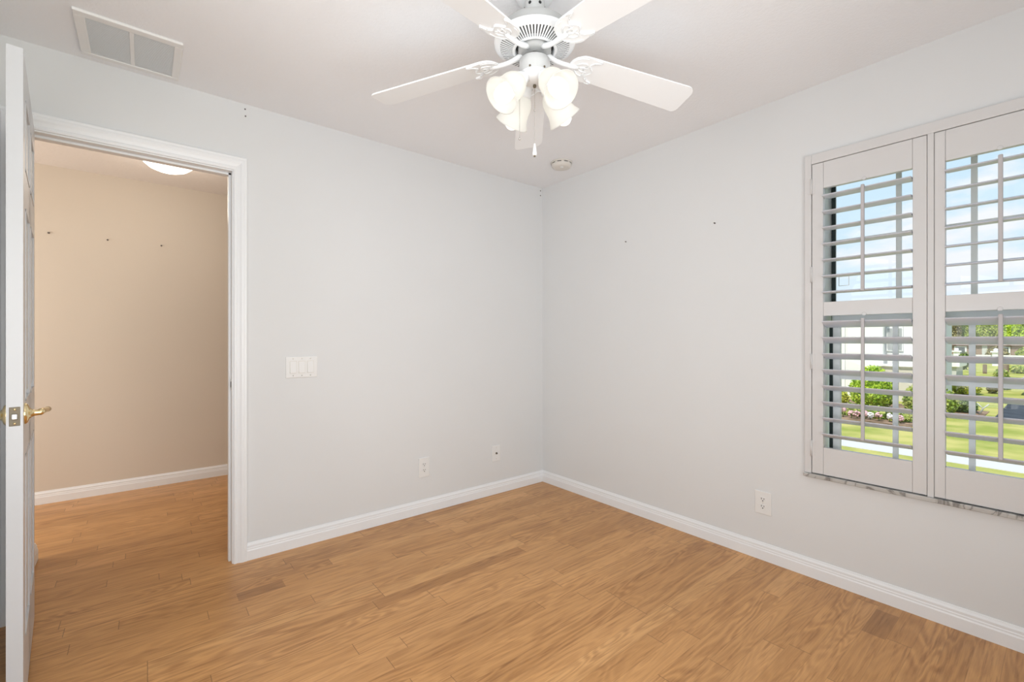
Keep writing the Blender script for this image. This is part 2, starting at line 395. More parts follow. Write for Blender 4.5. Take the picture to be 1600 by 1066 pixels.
BASE = [(0,0), (.015,0), (.015,.050), (.0125,.056), (.0125,.062), (.0105,.066), (.0105,.076), (.006,.084), (.004,.0905), (0,.0905)]
def baseboard(name, p0, p1, out):
    mb = MB(); sweep(mb, BASE, p0, p1, out); return struct(mb.build(name, M['trim']))
baseboard('baseboard_back', (.421, A, 0), (B-.001, A, 0), (0,-1,0))
baseboard('baseboard_right', (B, A-.001, 0), (B, RY, 0), (-1,0,0))
baseboard('baseboard_left', (WL, RY, 0), (WL, A-.02, 0), (1,0,0))
baseboard('baseboard_rear', (WL, RY, 0), (B, RY, 0), (0,1,0))
baseboard('baseboard_hall_back', (-2.2, HY, 0), (1.75, HY, 0), (0,-1,0))
mb = MB(); sweep(mb, BASE, (-.459, A+WT0, 0), (-.459, 3.481+.015, 0), (1,0,0)); sweep(mb, BASE, (-1.2, 3.481, 0), (-.459, 3.481, 0), (0,1,0))
struct(mb.build('baseboard_hall_stub', M['trim']))

# ---- door frame: jamb linings, stops, casing (colonial profile)
mb = MB(); ya, yb = A-.002, A+WT0+.002
mb.box((DL-JW, ya, 0), (DL, yb, DT)); mb.box((DR, ya, 0), (DR+JW, yb, DT)); mb.box((DL-JW, ya, DT), (DR+JW, yb, DT+JW))
jamb = struct(mb.build('trim_1', M['trim'], None, .001), 'white door jamb lining')
mb = MB(); s0, s1 = A+.040, A+.075
mb.box((DL, s0, 0), (DL+.011, s1, DT)); mb.box((DR-.011, s0, 0), (DR, s1, DT)); mb.box((DL, s0, DT-.011), (DR, s1, DT))
mb.build('door_stop', M['trim'], jamb, .001)
CAS = [(0,0), (0,.010), (.006,.013), (.012,.013), (.016,.010), (.028,.0135), (.036,.0175), (.046,.0185), (.050,.0165), (.058,.0175), (.062,.015), (.062,0)]
def casing(name, yplane, sgn):
    mb = MB(); i0, i1, it = DL-.006, DR+.006, DT+.007
    n = len(CAS)
    rings = []
    for (x, z, dx, dz) in ((i0, 0, -1, 0), (i0, it, -1, 1), (i1, it, 1, 1), (i1, 0, 1, 0)):
        rings.append([(x+dx*w, yplane+sgn*t, z+dz*w*1.14) for w, t in CAS])
    vs = [p for r in rings for p in r]; fs = []
    for k in range(3):
        for i in range(n):
            j = (i+1) % n; fs.append((k*n+i, k*n+j, (k+1)*n+j, (k+1)*n+i))
    fs += [tuple(range(n))[::-1], tuple(range(3*n, 4*n))]
    mb.add(vs, fs); return struct(mb.build(name, M['trim']))
casing('trim_2', A, -1); casing('trim_3', A+WT0, 1)
# strike plate in the right jamb
mb = MB(); mb.box((DR-.002, A+.004, .915), (DR+.001, A+.034, .972)); sp_ = mb.build('strike_plate', M['steel'], jamb, .0008); sp_['label'] = 'small steel strike plate'
MB().box((DR-.0035, A+.011, .928), (DR-.0015, A+.026, .958)).build('latch_hole', M['dark'], sp_)

# ---- the open door (hinged on the left jamb, swung towards the camera)
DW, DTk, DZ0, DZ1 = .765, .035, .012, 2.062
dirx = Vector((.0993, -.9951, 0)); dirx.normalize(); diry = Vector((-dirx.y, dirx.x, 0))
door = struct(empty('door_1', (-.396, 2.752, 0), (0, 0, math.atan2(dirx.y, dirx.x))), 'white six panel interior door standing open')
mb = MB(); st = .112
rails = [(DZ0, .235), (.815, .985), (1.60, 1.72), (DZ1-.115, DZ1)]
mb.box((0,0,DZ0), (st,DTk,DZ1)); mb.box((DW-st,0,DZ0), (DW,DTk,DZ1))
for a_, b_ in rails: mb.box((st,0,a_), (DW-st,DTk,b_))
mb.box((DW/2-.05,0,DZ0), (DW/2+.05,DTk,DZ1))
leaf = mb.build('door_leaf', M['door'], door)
for a_, b_ in ((.235,.815), (.985,1.60), (1.72,DZ1-.115)):
    for xa, xb in ((st, DW/2-.05), (DW/2+.05, DW-st)):
        mb = MB(); mb.box((xa,.008,a_), (xb,DTk-.008,b_))
        for yy, s_ in ((.008, -1), (DTk-.008, 1)):
            i_ = .028; vs = [(xa+.010,yy,a_+.010), (xb-.010,yy,a_+.010), (xb-.010,yy,b_-.010), (xa+.010,yy,b_-.010),
                             (xa+i_,yy+s_*.006,a_+i_), (xb-i_,yy+s_*.006,a_+i_), (xb-i_,yy+s_*.006,b_-i_), (xa+i_,yy+s_*.006,b_-i_)]
            mb.add(vs, [(4,5,6,7), (0,1,5,4), (1,2,6,5), (2,3,7,6), (3,0,4,7)])
            # sticking moulding round the panel
            for (p, q) in (((xa, a_), (xa+.008, b_)), ((xb-.008, a_), (xb, b_)), ((xa, a_), (xb, a_+.008)), ((xa, b_-.008), (xb, b_))):
                mb.box((p[0], yy, p[1]), (q[0], yy+s_*.010, q[1]))
        mb.build('door_panel', M['door'], leaf)
LZ = .951
mb = MB(); mb.box((DW-.001, .006, LZ-.0285), (DW+.0015, .029, LZ+.0285)); lp = mb.build('latch_plate', M['dkbrass'], door, .004, 3)
lp['label'] = 'dark antique brass latch plate'
mb = MB(); mb.prism([(-.0085,-.0065), (.0085,-.0065), (.0085,.0065), (-.0085,.0065)], 0, .009, Matrix.Translation((DW+.001, .0175, LZ)) @ Matrix.Rotation(PI/2, 4, 'Y'))
lb = mb.build('latch_bolt', M['steel'], lp, .002); lb['label'] = 'bright steel latch bolt'
for dz in (-.021, .021):
    MB().lathe([(.0001,0), (.0035,.0), (.003,.001), (.0001,.0013)], 12, Matrix.Translation((DW+.0015, .0175, LZ+dz)) @ Matrix.Rotation(PI/2, 4, 'Y')).build('screw', M['brass'], lp)
for side, yy, s_ in (('r', DTk, 1), ('l', 0, -1)):
    hx = DW-.062; Rm = Matrix.Translation((hx, yy, LZ)) @ Matrix.Rotation(-s_*PI/2, 4, 'X')
    mb = MB(); mb.lathe([(.032,0), (.0325,.003), (.028,.008), (.018,.011), (.0125,.016), (.0095,.022), (.0090,.030), (.0085,.036)], 28, Rm)
    pts = [(hx+.006, yy+s_*.034, LZ), (hx-.010, yy+s_*.036, LZ+.002), (hx-.035, yy+s_*.040, LZ+.001), (hx-.065, yy+s_*.045, LZ), (hx-.088, yy+s_*.049, LZ-.001), (hx-.096, yy+s_*.050, LZ-.004)]
    mb.tube(pts, [.0085, .0100, .0095, .0085, .0095, .007], 14)
    h_ = mb.build('door_handle', M['brass'], door); h_['label'] = 'polished brass lever handle'
for hz in (.22, 1.05, 1.86):
    mb = MB(); mb.tube([(-.006, -.007, hz-.045), (-.006, -.007, hz+.045)], .006, 10); mb.box((-.004, -.002, hz-.044), (.03, 0, hz+.044))
    mb.build('hinge', M['brass'], door)

# ------------------------------------------------------------------ window in the right wall
X1, X2 = 2.700, 2.763
a0, a1, z0, z1 = WO
w1 = struct(empty('window_1', (B, (a0+a1)/2, z0)))
def ring(mb, xa, xb, ya, yb, za, zb, wy, wz):
    mb.box((xa, ya, za), (xb, ya+wy, zb)); mb.box((xa, yb-wy, za), (xb, yb, zb)); mb.box((xa, ya+wy, za), (xb, yb-wy, za+wz)); mb.box((xa, ya+wy, zb-wz), (xb, yb-wy, zb))
def wpart(mb, name, m, bevel=0, parent=None):
    o = mb.build(name, m, parent or w1, bevel)
    o.matrix_parent_inverse = Matrix.Translation(-Vector(w1.location)) if parent is None else Matrix.Identity(4)
    return o
mb = MB(); ring(mb, B+.075, B+.213, a0, a1, z0, z1, .026, .03); wpart(mb, 'window_frame', M['alum'], .001)
mb = MB(); ring(mb, X1-.012, X1+.014, a0+.030, a1-.050, z0+.03, 1.310, .030, .037)
lowsash = wpart(mb, 'lower_sash', M['alum'], .001)
mb = MB()
for yy in (.512, .262): mb.box((X1-.006, yy-.010, z0+.067), (X1+.006, yy+.010, 1.273))
mb.box((X1-.005, a0+.06, .984), (X1+.005, a1-.08, 1.004)); mb.build('muntins', M['alum'], lowsash)
MB().box((X1+.0065, a0+.055, z0+.06), (X1+.0095, a1-.075, 1.28)).build('pane', M['glass'], lowsash)
mb = MB(); ring(mb, X2-.014, X2+.012, a0+.026, a1-.028, 1.270, z1-.03, .014, .036)
upsash = wpart(mb, 'upper_sash', M['alum'], .001)
mb = MB()
for yy in (.512, .262): mb.box((X2-.006, yy-.010, 1.306), (X2+.006, yy+.010, z1-.066))
mb.box((X2-.005, a0+.04, 1.668), (X2+.005, a1-.042, 1.690)); mb.build('muntins', M['alum'], upsash)
MB().box((X2+.0065, a0+.035, 1.30), (X2+.0095, a1-.037, z1-.06)).build('pane', M['glass'], upsash)
mb = MB(); mb.box((X2-.020, a1-.046, 1.31), (X2-.0145, a1-.030, z1-.035)); mb.box((X1-.016, a1-.050, z0+.031), (X1-.010, a1-.036, 1.272))
mb.box((X1-.014, a0+.06, 1.262), (X1-.010, a1-.06, 1.270))
wpart(mb, 'weather_seal', M['gasket'])
mb = MB(); mb.box((X1-.030, .225, 1.300), (X1-.012, .285, 1.316)); wpart(mb, 'sash_lock', M['plate'], .002)
mb = MB(); mb.box((B-.033, a0-.085, .502), (B, .842, .520)); mb.box((B, a0, .502), (B+.10, a1, .520))
sill = wpart(mb, 'window_sill', M['marble'], .003); sill['label'] = 'grey veined marble sill'

# ------------------------------------------------------------------ plantation shutters
FX = B-.0215                      # face of the shutter frame
pz0, pz1 = .5245, 2.044
PANELS = [(.3835, .807), (-.035, .3600)]      # y0,y1 of the two panels
fr_y0, fr_y1, fr_z1 = -.075, .840, 2.094
sf = tag(empty('shutter_frame', (B, .38, .520)), 'white shutter frame lining the window, with a slim post between the two shutters', 'window frame')
def sfix(o): o.matrix_parent_inverse = Matrix.Translation(-Vector(sf.location)); return o
mb = MB()
ii, oi, oz = .810, .807, 2.047
mb.box((FX, ii, .520), (B, fr_y1, fr_z1)); mb.box((FX, fr_y0, .520), (B, -.038, fr_z1)); mb.box((FX, -.038, oz), (B, ii, fr_z1))
sfix(mb.build('face_trim', M['shutter'], sf, .003))
mb = MB(); mb.box((B, .790, .520), (B+.07, a1, z1)); mb.box((B, a0, .520), (B+.07, a0+.012, z1)); mb.box((B, a0, z1-.008), (B+.07, a1, z1))
sfix(mb.build('reveal_lining', M['trim'], sf))
mb = MB(); mb.box((FX-.001, .3612, .520), (FX+.03, .3822, oz)); sfix(mb.build('centre_post', M['shutter'], sf, .002))
PC = FX+.014
def louver_mesh(length):
    pr = []; n = 20; hw, ht = .0440, .0056
    for k in range(n):
        a = 2*PI*k/n; c, s = math.cos(a), math.sin(a)
        pr.append((hw*math.copysign(abs(c)**.85, c), ht*math.copysign(abs(s)**.9, s)))
    vs = [(x, -length/2, z) for x, z in pr] + [(x, length/2, z) for x, z in pr]
    fs = [tuple(range(n)), tuple(range(n, 2*n))[::-1]] + [(i, n+i, n+(i+1) % n, (i+1) % n) for i in range(n)]
    mb = MB(); mb.add(vs, fs); mb.tube([(0, -length/2-.006, 0), (0, length/2+.006, 0)], .0035, 8); return mb
def shutter(y0, y1, stl, str_, tilt_up, tilt_low, label):
    yc = (y0+y1)/2
    r = tag(empty('window_shutter', (FX, yc, pz0)), label, 'shutter', None)
    inv = Matrix.Translation(-Vector(r.location))
    def P(mb, name, bevel=0, m='shutter', parent=None):
        o = mb.build(name, M[m], parent or r, bevel); o.matrix_parent_inverse = inv if parent is None else Matrix.Identity(4); return o
    xa, xb = FX, FX+.028
    P(MB().box((xa, y1-stl, pz0), (xb, y1, pz1)), 'stile', .002); P(MB().box((xa, y0, pz0), (xb, y0+str_, pz1)), 'stile', .002)
    la, lb = y0+str_, y1-stl; lc = (la+lb)/2
    rods = lc
    for za, zb, nm in ((pz0, .656, 'bottom_rail'), (1.296, 1.363, 'divider_rail'), (1.918, pz1, 'top_rail')):
        rl = P(MB().box((xa+.0012, la+.0006, za), (xb-.0012, lb-.0006, zb)), nm, .0012)
        if nm != 'bottom_rail':
            mb = MB(); mb.lathe([(.0001,0), (.0085,0), (.0085,.0015), (.0065,.0018), (.0001,.0018)], 20, Matrix.Translation((xa+.0012, rods+.004, za+.004)) @ Matrix.Rotation(-PI/2, 4, 'Y'))
            P(mb, 'rod_catch', 0, 'shutter', rl)
    L = lb-la-.004
    me = louver_mesh(L)
    first = None
    def lou(z, t):
        nonlocal first
        if first is None:
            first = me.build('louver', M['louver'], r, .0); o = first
        else:
            o = first.copy(); COL.objects.link(o); o.parent = r
        o.location = Vector((PC, lc, z)) - Vector(r.location); o.rotation_euler = (0, math.radians(t), 0)
    def front(z, t): return z + .044*math.sin(math.radians(t)), PC - .044*math.cos(math.radians(t))
    zu = [1.876-.0777*i for i in range(7)]
    for i, z in enumerate(zu): lou(z, tilt_up)
    zl = [1.255-.0772*i for i in range(8)]
    for i, z in enumerate(zl): lou(z, tilt_low)
    fz, fx = front(0, tilt_up)
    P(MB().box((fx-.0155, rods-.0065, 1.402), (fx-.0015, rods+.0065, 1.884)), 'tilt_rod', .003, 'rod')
    fz, fx = front(0, tilt_low)
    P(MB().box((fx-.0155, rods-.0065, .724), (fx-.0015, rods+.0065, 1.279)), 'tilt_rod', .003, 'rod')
    return r
s1 = shutter(*PANELS[0], .0475, .046, 0.0, 19.0, 'left white louvred window shutter, hinged beside the plain wall')
s2 = shutter(*PANELS[1], .0330, .046, -7.0, 19.0, 'right white louvred window shutter, partly cut off by the picture edge')
inv1 = Matrix.Translation(-Vector(s1.location))
for zc in (1.936, 1.502, 1.073, .645):
    mb = MB(); mb.tube([(FX-.004, .8085, zc-.038), (FX-.004, .8085, zc+.038)], .0042, 10); mb.box((FX-.002, .795, zc-.037), (FX, .822, zc+.037))
    o = mb.build('hinge', M['shutter'], s1); o.matrix_parent_inverse = inv1
# faint square sticker on the upper pane
mb = MB(); ring(mb, X2+.0050, X2+.0062, .708, .752, 1.455, 1.515, .0022, .0022)
o = tag(mb.build('window_sticker', M['steel']), 'small square outline sticker on the upper window pane behind the left shutter', 'sticker')

# ------------------------------------------------------------------ ceiling fan
FC = Vector((1.65*.62957+.0825*.77693, 1.65*.77693-.0825*.62957, 0))
fan = tag(empty('ceiling_fan', (FC.x, FC.y, H)), 'white five blade ceiling fan with four lit tulip lamp shades', 'ceiling fan')
# children are built about the fan axis with heights relative to the ceiling
def Z(z): return z-H
def FP(mb, name, m='fan', parent=None, bevel=0): return mb.build(name, M[m], parent or fan, bevel)
FP(MB().lathe([(.070, 0), (.071,-.008), (.064,-.020), (.050,-.027), (.036,-.030), (.0001,-.031)], 36), 'canopy', 'fan')
mb = MB().lathe([(.036,-.029), (.036,Z(2.318))], 28)
dn = FP(mb, 'mounting_neck', 'fangrey')
for k in range(6):
    a = 2*PI*k/6+.35; FP(MB().tube([(.030*math.cos(a), .030*math.sin(a), Z(2.387)), (.0375*math.cos(a), .0375*math.sin(a), Z(2.387))], .0055, 10), 'vent_hole', 'dark', dn)
hs = FP(MB().lathe([(.034,Z(2.322)), (.085,Z(2.320)), (.112,Z(2.312)), (.124,Z(2.300)), (.1265,Z(2.285)), (.1275,Z(2.262))], 56, caps=False), 'motor_housing', 'fanhouse')
mb = MB().lathe([(.127,Z(2.264)), (.145,Z(2.263)), (.1475,Z(2.259)), (.1465,Z(2.254)), (.141,Z(2.250)), (.126,Z(2.243))], 64, caps=False)
mb.lathe([(.0815,Z(2.2315)), (.078,Z(2.228)), (.073,Z(2.2275)), (.070,Z(2.232)), (.070,Z(2.250))], 48, caps=False)
nb = 66
for k in range(nb):
    a = 2*PI*k/nb; Rm = Matrix.Rotation(a, 4, 'Z'); w0, w1_ = .0022, .0036
    vs = [(.0805,-w0,Z(2.2312)), (.0805,w0,Z(2.2312)), (.127,w1_,Z(2.2435)), (.127,-w1_,Z(2.2435))]
    vs += [(x, y, z+.0008) for x, y, z in vs]
    mb.add(vs, [(3,2,1,0), (4,5,6,7), (0,1,5,4), (1,2,6,5), (2,3,7,6), (3,0,4,7)], False, Rm)
FP(mb, 'vent_ring', 'fan', hs)
FP(MB().lathe([(.0001,Z(2.256)), (.126,Z(2.258))], 48, caps=False), 'inner_cover', 'fandark', hs)
fw = FP(MB().lathe([(.0001,Z(2.250)), (.058,Z(2.250)), (.060,Z(2.246)), (.060,Z(2.226)), (.045,Z(2.220)), (.030,Z(2.219)), (.0001,Z(2.219))], 40), 'flywheel', 'fanhouse')
FP(MB().lathe([(.0001,Z(2.222)), (.022,Z(2.222)), (.022,Z(2.196)), (.0001,Z(2.196))], 28), 'shaft_collar', 'steel')
# blades
cf, sf_ = Vector((.62957,.77693,0)), Vector((.77693,-.62957,0))     # depth and lateral directions of the photograph
base_ang = math.atan2(.62957*0+.0, 1)
def az(deg):   # angle measured from lateral towards depth -> world azimuth
    d = sf_*math.cos(math.radians(deg)) + cf*math.sin(math.radians(deg)); return math.atan2(d.y, d.x)
def blade_outline():
    pts = []
    r0, r1 = .145, .660; w0, w1 = .056, .070
    for k in range(13):                       # rounded root
        a = PI/2 + PI*k/12; pts.append((r0+.050+.050*math.cos(a), w0*math.sin(a)))
    rc = .036
    for k in range(7):
        a = -PI/2 + PI/2*k/6; pts.append((r1-rc+rc*math.cos(a), -w1+rc+rc*math.sin(a)))
    for k in range(7):
        a = PI/2*k/6; pts.append((r1-.022+.022*math.cos(a), w1-.022+.022*math.sin(a)))
    return pts
def iron_outline():
    pts = []
    for k in range(13):
        a = PI/2 + PI*k/12; pts.append((.136+.060+.060*math.cos(a), .0585*math.sin(a)))
    def side(s):
        q = [(.230,.0555), (.247,.0550), (.253,.0510), (.250,.0490), (.236,.0460), (.222,.0380), (.214,.0280), (.2165,.0190), (.226,.0130), (.232,.0060)]
        return [(x, s*y) for x, y in q]
    pts += side(-1) + [(.234, 0)] + side(1)[::-1]
    return pts
def make_blade():
    droop = math.atan(.103); pitch = math.radians(10.7)
    # frame of the blade: droops outwards, pitched about its length
    Mb = Matrix.Translation((0, 0, Z(2.223))) @ Matrix.Rotation(droop, 4, 'Y') @ Matrix.Rotation(-pitch, 4, 'X')
    mb = MB(); mb.prism(blade_outline(), 0, .0055, Mb); bl = FP(mb, 'blade', 'fan', None, .0012)
    mb = MB(); mb.prism(iron_outline(), -.0045, 0, Mb)
    edge = iron_outline(); ii_ = edge[13:]; mb.tube([(x-.002, y, -.0055) for x, y in ii_], .0019, 6, Mb)
    rt = edge[:13]; mb.tube([(x*.97+.008, y*.86, -.0048) for x, y in rt], .0018, 6, Mb)
    for s in (-1, 1):
        mb.tube([(.165, s*.012, -.0045), (.180, s*.026, -.0055), (.197, s*.030, -.0055), (.206, s*.022, -.005), (.200, s*.014, -.0045)], .0026, 6, Mb)
        mb.tube([(.178, s*.004, -.0045), (.192, s*.010, -.0055), (.212, s*.008, -.0045)], .0024, 6, Mb)
    # arm from the flywheel
    p = [Mb @ Vector(q) for q in ((.175, 0, -.003), (.150, 0, -.005), (.115, 0, -.006))] + [Vector((.085, 0, Z(2.211))), Vector((.060, 0, Z(2.221))), Vector((.046, 0, Z(2.224)))]
    mb.tube(p, [.008, .0085, .0085, .009, .0105, .0105], 10)
    ir = mb.build('blade_bracket', M['fan'], bl)
    for x, y in ((.197, 0), (.226, .040), (.226, -.040)):
        mb = MB().lathe([(.0001,0), (.0035,0), (.0028,-.0016), (.0001,-.002)], 10, Mb @ Matrix.Translation((x, y, -.0046)))
        mb.build('screw', M['fangrey'], bl)
    return bl
b0 = make_blade(); b0.rotation_euler = (0, 0, az(18))
for d in (90, 162, 234, 306):
    b = copy_tree(b0, fan); b.rotation_euler = (0, 0, az(d))
# switch housing and lamp fitter
sw = FP(MB().lathe([(.030,Z(2.199)), (.050,Z(2.198)), (.0555,Z(2.194)), (.0565,Z(2.170)), (.056,Z(2.142))], 44, caps=False), 'switch_housing', 'fangrey')
for d in (250, 305, 70, 160):
    a = az(d); MB().ball((.056*math.cos(a), .056*math.sin(a), Z(2.148)), .004, None, 8).build('screw', M['dkbrass'], sw)
ft = FP(MB().lathe([(.0565,Z(2.143)), (.059,Z(2.139)), (.056,Z(2.132)), (.046,Z(2.122)), (.032,Z(2.113)), (.016,Z(2.109)), (.0001,Z(2.108))], 44, caps=False), 'lamp_fitter', 'fan')
MB().lathe([(.0055,Z(2.110)), (.0065,Z(2.104)), (.004,Z(2.098)), (.0001,Z(2.097))], 16).build('finial', M['dkbrass'], ft)
def shade_profile():
    o = [(.0265,0), (.030,.006), (.038,.016), (.0445,.030), (.0475,.046), (.0480,.062), (.0495,.078), (.0550,.096), (.0625,.110), (.065,.115)]
    i = [(r-.003, z) for r, z in o[::-1]]
    return o + i
lamp_dirs = (215, 305, 35, 125)
def lamp_matrix(d):
    a = az(d); dv = Vector((math.cos(a)*.70, math.sin(a)*.70, -.71)).normalized()
    p = Vector((math.cos(a)*.066, math.sin(a)*.066, Z(2.105)))
    q = dv.to_track_quat('Z', 'Y'); return Matrix.Translation(p) @ q.to_matrix().to_4x4(), dv, p, a
Ms, dv, pp, a_ = lamp_matrix(lamp_dirs[0])
first = None
for d in lamp_dirs:
    Mm, dv, p, a = lamp_matrix(d)
    if first is None:
        sh = MB().lathe(shade_profile(), 44, None, True, False).build('lamp_shade', M['shade'], fan)
        sk = MB().lathe([(.014,-.030), (.021,-.026), (.025,-.012), (.0285,-.004), (.0285,.004), (.022,.006)], 28).build('socket', M['fan'], sh)
        bb = MB().lathe([(.013,.004), (.014,.030), (.020,.050), (.0290,.074), (.0315,.094), (.0295,.112), (.022,.127), (.010,.135), (.0001,.137)], 28).build('bulb', M['bulb'], sh)
        bb['label'] = 'glowing frosted bulb'
        first = sh
    else: sh = copy_tree(first, fan)
    sh.matrix_basis = Mm
    arm = [Vector((math.cos(a)*.030, math.sin(a)*.030, Z(2.122))), Vector((math.cos(a)*.046, math.sin(a)*.046, Z(2.118))), p - dv*.010]
    MB().tube(arm, [.012,.012,.013], 12).build('lamp_arm', M['fan'], ft)
    ld = bpy.data.lights.new('fan_bulb_light', 'POINT'); ld.energy = FAN; ld.color = (1, .95, .87); ld.shadow_soft_size = .03
    lo = bpy.data.objects.new('fan_bulb_light', ld); COL.objects.link(lo); lo.parent = fan; lo.location = p + dv*.170
# pull chains
def chain(x, y, z0, z1, fob):
    mb = MB(); n = int((z0-z1)/.0045)
    for k in range(n): mb.ball((x, y, Z(z0-(k+.5)*(z0-z1)/n)), .0016, None, 4)
    c = FP(mb, 'pull_chain', 'steel')
    if fob:
        f_ = MB().lathe([(.0015,Z(z1+.004)), (.0035,Z(z1)), (.0055,Z(z1-.014)), (.0080,Z(z1-.036)), (.0070,Z(z1-.040)), (.0001,Z(z1-.041))], 18, Matrix.Translation((x, y, 0))).build('chain_fob', M['fan'], c)
        MB().ball((x, y, Z(z1-.042)), .0042, None, 8).build('fob_tip', M['dkbrass'], c)
        MB().ball((x, y, Z((z0+z1)/2+.02)), .0036, None, 8).build('chain_connector', M['steel'], c)
    else:
        MB().ball((x, y, Z(z1)), .004, None, 8).build('chain_end', M['steel'], c)
chain(0, 0, 2.100, 1.892, True)
v = sf_*(-.055) - cf*.016
chain(v.x, v.y, 2.146, 1.905, False)

# ------------------------------------------------------------------ ceiling and wall fittings
vx0, vx1, vy0, vy1 = -.215, .128, 2.37, 2.722
vt = tag(empty('air_vent', ((vx0+vx1)/2, (vy0+vy1)/2, H)), 'white two panel air return grille on the ceiling above the doorway', 'vent')
inv = Matrix.Translation(-Vector(vt.location))
def VP(mb, n, m, bevel=0):
    o = mb.build(n, M[m], vt, bevel); o.matrix_parent_inverse = inv; return o
mb = MB(); t = .012
cells = ((-.180, -.050), (-.034, .098)); cy0, cy1 = 2.405, 2.692
mb.box((vx0, vy0, H-t), (vx1, cy0, H)); mb.box((vx0, cy1, H-t), (vx1, vy1, H))
mb.box((vx0, cy0, H-t), (cells[0][0], cy1, H)); mb.box((cells[0][1], cy0, H-t), (cells[1][0], cy1, H)); mb.box((cells[1][1], cy0, H-t), (vx1, cy1, H))
VP(mb, 'vent_frame', 'plate', .003)
for xa, xb in cells:
    mb = MB(); n = 40
    for k in range(n):
        yy = cy0+(k+.5)*(cy1-cy0)/n
        mb.add([(xa,yy-.0036,H-.0095), (xb,yy-.0036,H-.0095), (xb,yy+.0028,H-.008), (xa,yy+.0028,H-.008), (xa,yy-.0033,H-.0108), (xb,yy-.0033,H-.0108), (xb,yy+.0031,H-.009), (xa,yy+.0031,H-.009)],
               [(0,1,2,3), (7,6,5,4), (0,4,5,1), (1,5,6,2), (2,6,7,3), (3,7,4,0)])
    VP(mb, 'grille', 'grille')
sm = tag(empty('smoke_detector', (2.305, 2.285, H)), 'round off-white smoke detector on the ceiling near the corner', 'smoke detector')
MB().lathe([(.0001,0), (.076,0), (.076,-.008), (.0001,-.010)], 36).build('base', M['ivory'], sm)
cv = MB().lathe([(.068,-.008), (.070,-.014), (.069,-.026), (.063,-.036), (.050,-.041), (.0001,-.042)], 36, caps=False).build('cover', M['ivory'], sm)
mb = MB()
for k in range(9):
    a = 2*PI*k/9
    vs = []
    for j in range(5):
        b_ = a+.42*j/4
        vs += [(.0705*math.cos(b_), .0705*math.sin(b_), -.010), (.0705*math.cos(b_), .0705*math.sin(b_), -.0145)]
    mb.add(vs, [(2*j, 2*j+1, 2*j+3, 2*j+2) for j in range(4)])
mb.build('vent_slots', M['dark'], cv)
MB().lathe([(.0001,-.042), (.012,-.042), (.011,-.045), (.0001,-.0455)], 20, Matrix.Translation((-.018, -.02, .0005))).build('test_button', M['plate'], cv)

def wallthing(name, plane, c, z, label, cat, group=None):
    """local x = right along the wall as seen from the room, local z up, local -y out of the wall"""
    if plane == 'back': o = empty(name, (c, A, z))
    elif plane == 'hall': o = empty(name, (c, HY, z))
    else: o = empty(name, (B, c, z), (0, 0, -PI/2))
    return tag(o, label, cat, group)
def plate(parent, w, h, t=.006): return MB().box((-w/2, -t, -h/2), (w/2, 0, h/2)).build('cover_plate', M['plate'], parent, .003, 3)
def screw(parent, x, z, y=-.006, m='ivory'):
    return MB().lathe([(.0001,-.001), (.0033,0), (.0028,.0012), (.0001,.0015)], 12, Matrix.Translation((x, y, z)) @ Matrix.Rotation(PI/2, 4, 'X')).build('screw', M[m], parent)
s = wallthing('light_switch', 'back', .700, 1.0235, 'white three rocker light switch beside the doorway', 'light switch')
plate(s, .170, .120)
for x in (-.046, 0, .046):
    fr = MB(); fr.box((x-.0185, -.0068, -.035), (x+.0185, -.005, .035)); fr.build('rocker_frame', M['ivory'], s)
    mb = MB(); mb.add([(x-.0165,-.0066,-.033), (x+.0165,-.0066,-.033), (x+.0165,-.0066,.033), (x-.0165,-.0066,.033), (x-.0165,-.0125,-.033), (x+.0165,-.0125,-.033), (x+.0165,-.0075,.033), (x-.0165,-.0075,.033)],
                      [(4,5,6,7), (0,1,5,4), (1,2,6,5), (2,3,7,6), (3,0,4,7)])
    mb.build('rocker', M['plate'], s, .001)
    for z in (-.048, .048): screw(s, x, z, -.006, 'steel' if z < 0 else 'ivory')
def outlet(plane, c, z, label, w, h):
    s = wallthing('power_outlet', plane, c, z, label, 'power outlet', None)
    plate(s, w, h)
    for zz in (-.0195, .0195):
        pts = []
        for k in range(24):
            a = 2*PI*k/24; x_ = .0172*math.cos(a); z_ = max(-.0125, min(.0125, .0172*math.sin(a))); pts.append((x_, z_))
        mb = MB(); mb.prism(pts, 0, .0085, Matrix.Translation((0, 0, zz)) @ Matrix.Rotation(PI/2, 4, 'X'))
        rc = mb.build('receptacle', M['plate'], s)
        mb = MB(); mb.box((-.0078, -.0090, zz-.001), (-.0052, -.0084, zz+.008)); mb.box((.0052, -.0090, zz), (.0078, -.0084, zz+.007))
        mb.lathe([(.0001,0), (.003,0), (.003,.0006), (.0001,.0006)], 12, Matrix.Translation((0, -.0084, zz-.0075)) @ Matrix.Rotation(PI/2, 4, 'X'))
        mb.build('pin_slots', M['dark'], rc)
    screw(s, 0, 0)
    return s
outlet('back', 1.480, .310, 'white duplex power outlet low on the wall between the doorway and the corner', .080, .132)
outlet('right', 1.042, .304, 'white duplex power outlet low on the wall beside the window', .084, .122)
s = wallthing('cable_jack', 'back', 2.094, .309, 'small white plate with a single dark cable socket, low near the corner', 'cable socket')
plate(s, .078, .120)
MB().lathe([(.0075,0), (.0075,.006), (.0048,.0062), (.0048,.011), (.0001,.011)], 18, Matrix.Translation((0, -.006, 0)) @ Matrix.Rotation(PI/2, 4, 'X')).build('connector', M['dkbrass'], s)
MB().lathe([(.0001,.011), (.0042,.011), (.0040,.0125), (.0001,.0125)], 14, Matrix.Translation((0, -.006, 0)) @ Matrix.Rotation(PI/2, 4, 'X')).build('socket_hole', M['dark'], s)
for z in (-.042, .042): screw(s, 0, z)

